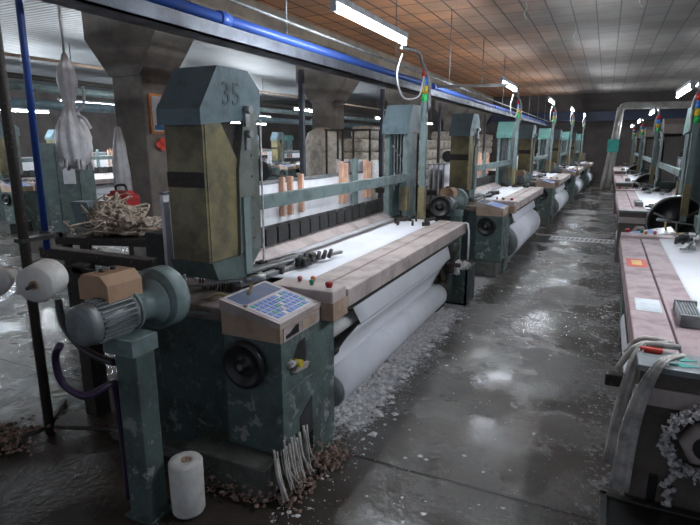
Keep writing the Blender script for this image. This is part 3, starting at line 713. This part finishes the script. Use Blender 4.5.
O = (-1.25, 2.0, 0)
loom1 = make_loom('near', 'nearest green weaving loom in the left row, hood marked 35', 'hood', '35')
place(loom1, O, group='weaving looms of the left row')
loom_b = make_loom('plain', '', 'hood', None, .25)
NL = ['', 'second green weaving loom from the camera in the left row', 'third green weaving loom from the camera in the left row', 'fourth green weaving loom from the camera in the left row', 'farthest green weaving loom in the left row']
for k in range(1, 5):
    o = loom_b if k == 1 else copy_tree(loom_b)
    place(o, (O[0]+.184*k, O[1]+5.1*k, 0), -.02, NL[k], 'weaving looms of the left row')
mot = make_motor(); place(mot, O)
for k in range(1, 5):
    place(copy_tree(mot), (O[0]+.184*k, O[1]+5.1*k, 0), -.02, f'drive motor on a green post at the {LP[k]} loom of the left row')
loom_r = make_loom('right', '', 'brown_panel', None, .16)
for k in range(4):
    o = loom_r if k == 0 else copy_tree(loom_r)
    place(o, (.18+.03*k, 5.78+5.1*k, 0), PI, [f'nearest loom in the right row with pinkish beige beam and stickers', 'second loom in the right row with black flanged wheel', 'third loom in the right row', 'farthest loom in the right row'][k], 'weaving looms of the right row')
# left bay
n = 0
for x, ys in ((-10.4, (1.5, 6.6, 11.7, 16.8, 21.9)), (-14.4, (5.6, 10.7, 15.8, 20.9))):
    for y in ys:
        place(copy_tree(loom_b), (x, y, 0), 0, 'pale weaving loom standing in a row far across the left bay', 'looms across the left bay')

# ------------------------------------------------------------------ things around the nearest loom
# cone on the floor
def yarn_cone(loc, axis, r0, r1, h, label, group=None, m='yarn'):
    t = thing('yarn_cone', label, 'yarn cone', loc, 0, group)
    b = MB(); b.lathe((0, 0, 0), axis, [(0, r0*.25), (0, r0*.93), (.012, r0), (h*.5, (r0+r1)/2*1.01), (h-.01, r1), (h, r1*.93), (h, r1*.28), (h*.5, r1*.25)], 36, close=False); b.build('wound_yarn', m, t)
    b = MB(); a = Vector(axis).normalized(); b.lathe(tuple(-a*.01), axis, [(0, r0*.24), (0, r0*.14), (h+.015, r1*.14), (h+.015, r1*.24), (0, r0*.24)], 20, close=False); b.build('paper_core', 'cardboard', t)
    return t
yarn_cone((-1.67, 1.70, .012), (0, 0, 1), .078, .080, .27, 'white yarn cone standing on the floor beside the motor post')
# creel stand with big cone
t = thing('creel_stand', 'dark iron pole stand holding the big yarn cone, blue pipe clamped to it', 'stand', (-2.93, 1.88, 0))
b = MB(); b.cyl((0, 0, 0), (0, 0, 3.9), .028, seg=14); b.build('pole', 'dark_rust', t)
b = MB(); b.cyl((-.13, .22, 1.11), (-.07, .22, 3.9), .020, seg=12); b.build('blue_pipe', 'blue', t, 'blue painted pipe')
b = MB(); b.box(-.035, .03, -.035, .22, 1.20, 1.225, 0); b.box(-.15, .03, .195, .245, 1.20, 1.225); b.build('clamp', 'dark', t)
b = MB()
for a in (.5, 2.3, 4.3): b.tube([(0, 0, .05), (math.cos(a)*.28, math.sin(a)*.28, .03), (math.cos(a)*.42, math.sin(a)*.42, .014)], .014, 8, 2)
b.build('foot', 'dark_rust', t)
cc = Vector((-2.62, 1.70, 1.03)); ax = Vector((-.42, .87, .05)).normalized()
b = MB(); b.cyl(cc-ax*.06-Vector(t.location), cc+ax*.30-Vector(t.location), .010, seg=10); b.box(-.01, .5, .18, .20, 1.0, 1.03); b.box(-.01, .02, .0, .20, 1.0, 1.03); b.box(.12,.22,.18,.26,.86,1.05,.01); b.build('spindle_arm', 'dark', t)
yarn_cone(cc, ax, .098, .100, .17, 'big white yarn cone lying on the spindle of the dark stand')
t = thing('creel_stand', 'second dark iron stand at the left edge of the photo', 'stand', (-3.16, 1.60, 0))
b = MB(); b.cyl((0, 0, 0), (-.06, 0, 1.0), .022, seg=14); b.build('pole', 'dark_rust', t)
b = MB(); b.tube([(.02, 0, .03), (.05, .1, .016), (.02, .22, .014)], .014, 8, 2); b.tube([(0, 0, .03), (.1, -.3, .014)], .014, 8, 1); b.build('foot', 'dark_rust', t)
b = MB(); b.cyl((-.06, 0, .98), (.10, .14, 1.02), .009, seg=8); b.build('spindle_arm', 'dark', t)
yarn_cone((-3.03, 1.74, .99), Vector((-.42, .87, .05)), .085, .05, .16, 'tapered yarn cone half cut by the left edge beside the big one')
# rusty lint around foot
b = MB()
for k in range(260): b.flake((-3.08+random.gauss(0, .10), 1.68+random.gauss(0, .09), .0+abs(random.gauss(0, .025))), .01+random.random()*.018, .02)
tag(b.build('rusty_lint_pile', 'lint_rust'), 'rusty brown lint heap at the foot of the iron stands', 'lint', kind='stuff')

# hanging plastic bag
b = MB(); prof = [(h_, r_*.86) for h_, r_ in [(1.52, .05), (1.56, .12), (1.62, .155), (1.70, .175), (1.80, .18), (1.90, .155), (2.0, .10), (2.08, .055), (2.18, .075), (2.3, .10), (2.4, .09), (2.48, .045), (2.54, .022)]]
b.lathe((0, 0, 0), (0, 0, 1), prof, 44, .04, True, .07, 9)
for k in range(26):
    a = random.random()*2*PI; b.tube([(.13*math.cos(a), .13*math.sin(a), 1.60), (.14*math.cos(a), .14*math.sin(a), 1.53-random.random()*.04)], .012, 5, 1)
t = thing('hanging_bag', 'white plastic bag hanging from a cord in front of the first pillar', 'bag', (-4.52, 3.5, 0)); b.build('bag', 'plastic_bag', t)
b = MB(); b.cyl((0, 0, 2.5), (0, 0, 3.9), .012, seg=8); b.build('cord', 'white_cable', t)
b = MB(); b.tube([(.06, 0, 2.02), (.16, .02, 2.1), (.2, 0, 2.25)], .012, 6); b.tube([(.05, 0, 2.0), (.17, 0, 1.97), (.22, .02, 1.88)], .016, 6); b.build('torn_strip', 'plastic_bag', t)

# waste yarn heap on a low bench behind the loom
t = thing('waste_bench', 'dark steel bench under the tangled waste yarn', 'bench', (-3.98, 3.45, 0), .3)
b = MB(); b.box(-.50, .45, -.22, .22, .86, .93, .01); b.build('top', 'dark_rust', t)
for x in (-.45, .40):
    for y in (-.12, .12): b = MB(); b.box(x-.03, x+.03, y-.03, y+.03, 0, .86); b.build('leg', 'dark', t)
b = MB(); random.seed(11)
for k in range(90):
    p = Vector((-3.96+random.gauss(0, .12), 3.42+random.gauss(0, .10), .955)); pts = [p]
    top_ = max(.07, .36-abs(p.x+4.08)*1.1)
    for j in range(5): pts.append(p+Vector((random.gauss(0, .09), random.gauss(0, .09), random.random()*top_)))
    b.tube(pts, random.choice((.006, .008, .012)), 6, 4)
for k in range(22): b.blob((-3.93+random.gauss(0, .15), 3.44+random.gauss(0, .09), 1.0+random.random()*.14), .05, 2, .3)
tag(b.build('tangled_yarn', 'yarn_dirty'), 'heap of tangled dirty waste yarn on the bench', 'yarn', kind='stuff')
b = MB(); b.prism([(-4.46, 1.22), (-4.40, 1.02), (-4.24, .935), (-4.16, .935), (-4.18, 1.1), (-4.24, 1.22)], 'y', 3.34, 3.50); tag(centre(b.build('grey_bracket', 'hood')), 'grey sheet metal bracket left of the tangled yarn', 'bracket')
# red can
t = thing('red_canister', 'red plastic canister behind the tangled yarn', 'canister', (-4.86, 4.30, 0.80))
b = MB(); b.box(-.18, .18, -.11, .11, .0, .40, .05); b.box(-.12, .12, -.07, .07, .39, .43, .015); b.build('body', 'red', t)
b = MB(); b.tube([(-.09, 0, .42), (-.08, 0, .48), (.05, 0, .49), (.08, 0, .42)], .014, 8); b.build('handle', 'black', t)
MB().box(.03, .10, -.113, -.109, .2, .27).build('sticker', 'paper', t)
t = thing('low_table', 'low dark table holding the red canister and folded white cloths', 'table', (-4.75, 4.45, 0))
MB().box(-.6, .75, -.35, .35, .76, .80, .008).build('top', 'steel_grey', t)
for x in (-.55, .70):
    for y in (-.3, .3): MB().box(x-.02, x+.02, y-.02, y+.02, 0, .76).build('leg', 'dark', t)
for k in range(4):
    b = MB(); b.box(-.28, .28, -.12, .12, 0, .035, .008); o = b.build('folded_cloth', 'cloth'); o.location = (-4.30, 4.32, .80+.036*k); o.rotation_euler = (0, 0, .1*k-.1)
    tag(o, 'folded white cloth in the small stack on the low table', 'cloth', 'folded cloths on the low table')

# control cabinet far left
t = thing('control_cabinet', 'tall green control cabinet across the left bay', 'cabinet', (-9.35, 7.0, 0), .45)
MB().box(-.40, .40, -.3, .3, .0, 1.75, .01).build('body', 'green', t)
for s in (0, 1): MB().box(-.39+.39*s, -.01+.39*s, -.315, -.3, .1, 1.70, .003).build('door', 'green', t)
MB().box(.10, .33, -.32, -.315, 1.0, 1.3).build('paper_notice', 'paper', t)
b = MB()
for z in (1.55, .9): b.box(-.37, -.31, -.325, -.315, z, z+.08)
b.build('warning_label', 'yellow', t)

# ------------------------------------------------------------------ store of cones and bales behind loom
random.seed(5)
t = thing('cone_rack', 'dark steel rack over the white yarn cones', 'rack', (-4.5, 8.8, 0))
b = MB(); b.box(-.05, .85, -.25, .25, 1.96, 1.985); b.build('top', 'dark', t)
b = MB(); b.box(-.05, .85, -.25, .25, 1.0, 1.04); b.build('shelf', 'dark', t)
for x in (-.02, .30, .82): b = MB(); b.box(x-.015, x+.015, -.24, -.21, 0, 1.96); b.box(x-.015, x+.015, .21, .24, 0, 1.96); b.build('upright', 'dark', t)
for k in range(3):
    yarn_cone((-4.30+.28*k, 8.8, 1.04), (0, 0, 1), .13, .125, .42, ['left white yarn cone on the steel rack', 'middle white yarn cone on the steel rack', 'right white yarn cone on the steel rack'][k], 'white cones on the rack', 'cones')
b = MB(); b.lathe((-5.15, 9.6, 0), (0, 0, 1), [(0, .40), (.5, .44), (1.2, .43), (1.7, .38), (1.95, .28), (2.05, .1)], 30, .03, True, .05); tag(centre(b.build('covered_pile', 'bale')), 'big pale sheet covered pile beside the cone rack', 'pile')
def bale(loc, s, rz):
    b = MB(); b.box(-s[0], s[0], -s[1], s[1], 0, s[2], min(s)*.35)
    for v in b.bm.verts: v.co *= 1+random.uniform(-.04, .04)
    o = b.build('cloth_bale', 'bale'); o.location = loc; o.rotation_euler = (0, 0, rz)
    return tag(o, 'wrapped beige cloth bale in the long stack beyond the second pillar', 'bale', 'wrapped cloth bales in the long stack')
protos = [bale((0, 0, 0), (.30, .24, .26), 0)]
first = True
for i in range(25):
    for j in range(random.choice((6, 7, 7, 8))):
        o = protos[0] if first else protos[0].copy()
        if not first: C.objects.link(o)
        first = False
        o.location = (-4.72+random.uniform(-.05, .05), 10.2+.54*i+random.uniform(-.015, .015), j*.262)
        o.rotation_euler = (0, 0, random.uniform(-.05, .05))

# ------------------------------------------------------------------ details on the near right loom
t = thing('black_bin', 'black bin standing below the end of the nearest right loom', 'bin', (.40, 1.88, 0))
b = MB(); b.prism([(-.25, 0), (.30, 0), (.33, .40), (-.28, .40)], 'y', -.22, .20); b.build('tub', 'black', t)
b = MB(); b.box(-.30, .35, -.24, -.21, .385, .41, .004); b.box(-.30, .35, .19, .22, .385, .41, .004); b.box(-.30, -.27, -.24, .22, .385, .41, .004); b.build('rim', 'dark', t)
# draped cloth strips over the corner
t = thing('draped_rags', 'pale rag strips hanging over the corner of the nearest right loom', 'rag', (.2, 2.15, 0))
for pts, ws in (([(.10, .16, .985), (-.005, .10, .965), (-.04, .02, .85), (-.055, .0, .70), (-.065, 0, .50)], (.02, .03, .045, .055, .07)),
                ([(.12, 0.03, .985), (.05, -.06, .975), (.01, -.075, .88), (-.02, -.075, .72), (-.035, -.07, .44)], (.03, .035, .05, .06, .07))):
    b = MB(); b.ribbon(pts, ws); b.build('strip', 'rag', t)
for pts, r in (([(.10, .20, .975), (.0, .21, .97), (-.05, .21, .90)], .010), ([(.13, .12, .985), (-.01, .12, .97), (-.08, .11, .86)], .012)):
    b = MB(); b.tube(pts, r, 8, 5); b.build('strip', 'rag', t)
o = MB().box(-.075, .025, -.0, .05, .0, .055, .006).build('roller_bracket', 'dark_rust'); o.location = (.165, 2.45, .70); tag(o, 'small rusty bracket sticking out at the right loom corner', 'bracket')
def sticker(x0, x1, y0, y1, z, m, label, inner=None):
    o = MB().box(x0, x1, y0, y1, z, z+.0015).build('sticker', m); tag(o, label, 'sticker')
    if inner:
        b = MB(); b.box(x0+(x1-x0)*.25, x0+(x1-x0)*.75, y0+(y1-y0)*.2, y0+(y1-y0)*.8, z+.0016, z+.003); b.build('print', inner, o)
    return o
sticker(.20, .325, 3.95, 4.22, .9405, 'sticker_red', 'red and yellow sticker on the right beam', 'sticker_yellow')
sticker(.21, .325, 2.88, 3.12, .9405, 'sticker_pale', 'pale square sticker on the right beam')
o = MB()
for c in ((.33, 2.155), (.33, 2.215)): o.prism([(c[0]-.05, c[1]), (c[0], c[1]-.022), (c[0]+.05, c[1]), (c[0], c[1]+.022)], 'z', .9555, .9575)
tag(o.build('diamond_sticker', 'key_teal'), 'pair of small teal diamond marks on the right loom end cap', 'sticker')
o = MB().box(.19, .27, 2.24, 2.27, .9555, .975, .006).build('red_clip', 'sticker_red'); tag(o, 'small orange red clip at the right loom end cap', 'clip')
# lint collar round the flange
b = MB(); random.seed(3)
for k in range(420):
    a = random.random()*2*PI; r = .072+random.random()*.026
    b.blob((.42+r*1.45*math.cos(a), 2.035+random.random()*.07, .70+r*1.45*math.sin(a)), .004+random.random()*.008, 1, .6)
for k in range(20): b.blob((.33+random.gauss(0, .008), 2.10, .58-k*.014), .008+random.random()*.008, 1, .5)
tag(b.build('lint_collar', 'lint'), 'fluffy white lint ring on the flange of the right loom', 'lint', kind='stuff')

# ------------------------------------------------------------------ lint
random.seed(9)
b = MB()
for k in range(2600):
    y = 1.8+random.random()**1.5*20
    x = -1.30+abs(random.gauss(0, .16)) if random.random() < .6 else random.uniform(-1.2, .1)
    if random.random() < .25: x = .15-abs(random.gauss(0, .13))
    b.flake((x, y, .001), .003+random.random()**5*.016, .003+random.random()*.006)
tag(b.build('floor_lint', 'lint'), 'white lint flakes scattered over the aisle floor', 'lint', kind='stuff')
b = MB()
for k in range(3200):
    x = -1.72+random.gauss(0, .12); y = random.uniform(2.7, 5.4)
    b.flake((x+.25, y, .001), .006+random.random()**3*.04, .008+random.random()*.012)
tag(b.build('lint_mat', 'lint'), 'thick mat of white lint on the floor under the nearest cloth roll', 'lint', kind='stuff')
b = MB()
for k in range(900):
    s_ = random.random()
    if s_ < .5: p = (-1.35+random.gauss(0, .04)+random.random()*.12, 1.92+random.random()*.5, .0)
    elif s_ < .75: p = (-1.85+random.random()*.5, 1.90+random.gauss(0, .02), .0)
    else: p = (-1.22+random.gauss(0, .03), 2.35+random.gauss(0, .06), 0)
    b.flake((p[0]+random.gauss(0, .012), p[1]+random.gauss(0, .015), random.random()**2.5*.10), .006+random.random()*.014, .014)
tag(b.build('rusty_lint_pile', 'lint_rust'), 'rusty lint gathered round the nearest loom base', 'lint', kind='stuff')
b = MB()
for k in range(26):
    x = -1.335+random.random()*.03; y = 1.93+random.random()*.3
    b.tube([(x, y, .24+random.random()*.05), (x+.03, y-.02, .15), (x+.04+random.random()*.03, y+random.uniform(-.04, .04), .04)], .003+random.random()*.006, 6, 4)
tag(b.build('lint_tassel', 'rag'), 'grey white lint strands hanging from the nearest control box', 'lint', kind='stuff')
# hanging strip at the far end of the first loom, green waste box
b = MB(); b.sheet([(0, .94), (.03, .93), (.045, .85), (.05, .55)], 0, .07, .006, 4, .004); o = b.build('hanging_cloth_strip', 'cloth'); o.location = (-1.26, 5.42, 0); tag(o, 'white cloth strip hanging over the far end of the nearest loom', 'cloth')
t = thing('waste_crate', 'dark green crate full of lint between the first two left looms', 'crate', (-1.36, 5.80, 0))
b = MB(); b.box(-.2, .12, -.2, .2, 0, .02); b.box(-.2, -.18, -.2, .2, 0, .40); b.box(.10, .12, -.2, .2, 0, .40); b.box(-.2, .12, -.2, -.18, 0, .40); b.box(-.2, .12, .18, .2, 0, .40); b.build('box', 'green_dark', t)
b = MB()
for k in range(40): b.blob((-.04+random.gauss(0, .07), random.gauss(0, .09), .34+random.random()*.08), .035, 1, .4)
b.build('lint_filling', 'lint', t, kind='stuff')
# strands hanging from the ceiling
for k, (x, y, lab) in enumerate([(-1.35, 9.3, 'leftmost wisp of white lint hanging from the ceiling'), (-.75, 11.6, 'middle wisp of white lint hanging from the ceiling'), (.25, 9.2, 'rightmost wisp of white lint hanging from the ceiling')]):
    b = MB(); b.tube([(0, 0, 3.9), (.02, 0, 3.82), (-.02, 0, 3.74), (.02, .01, 3.65)], .010, 6, 3); o = b.build('lint_wisp', 'lint'); o.location = (x, y, 0); tag(o, lab, 'lint')
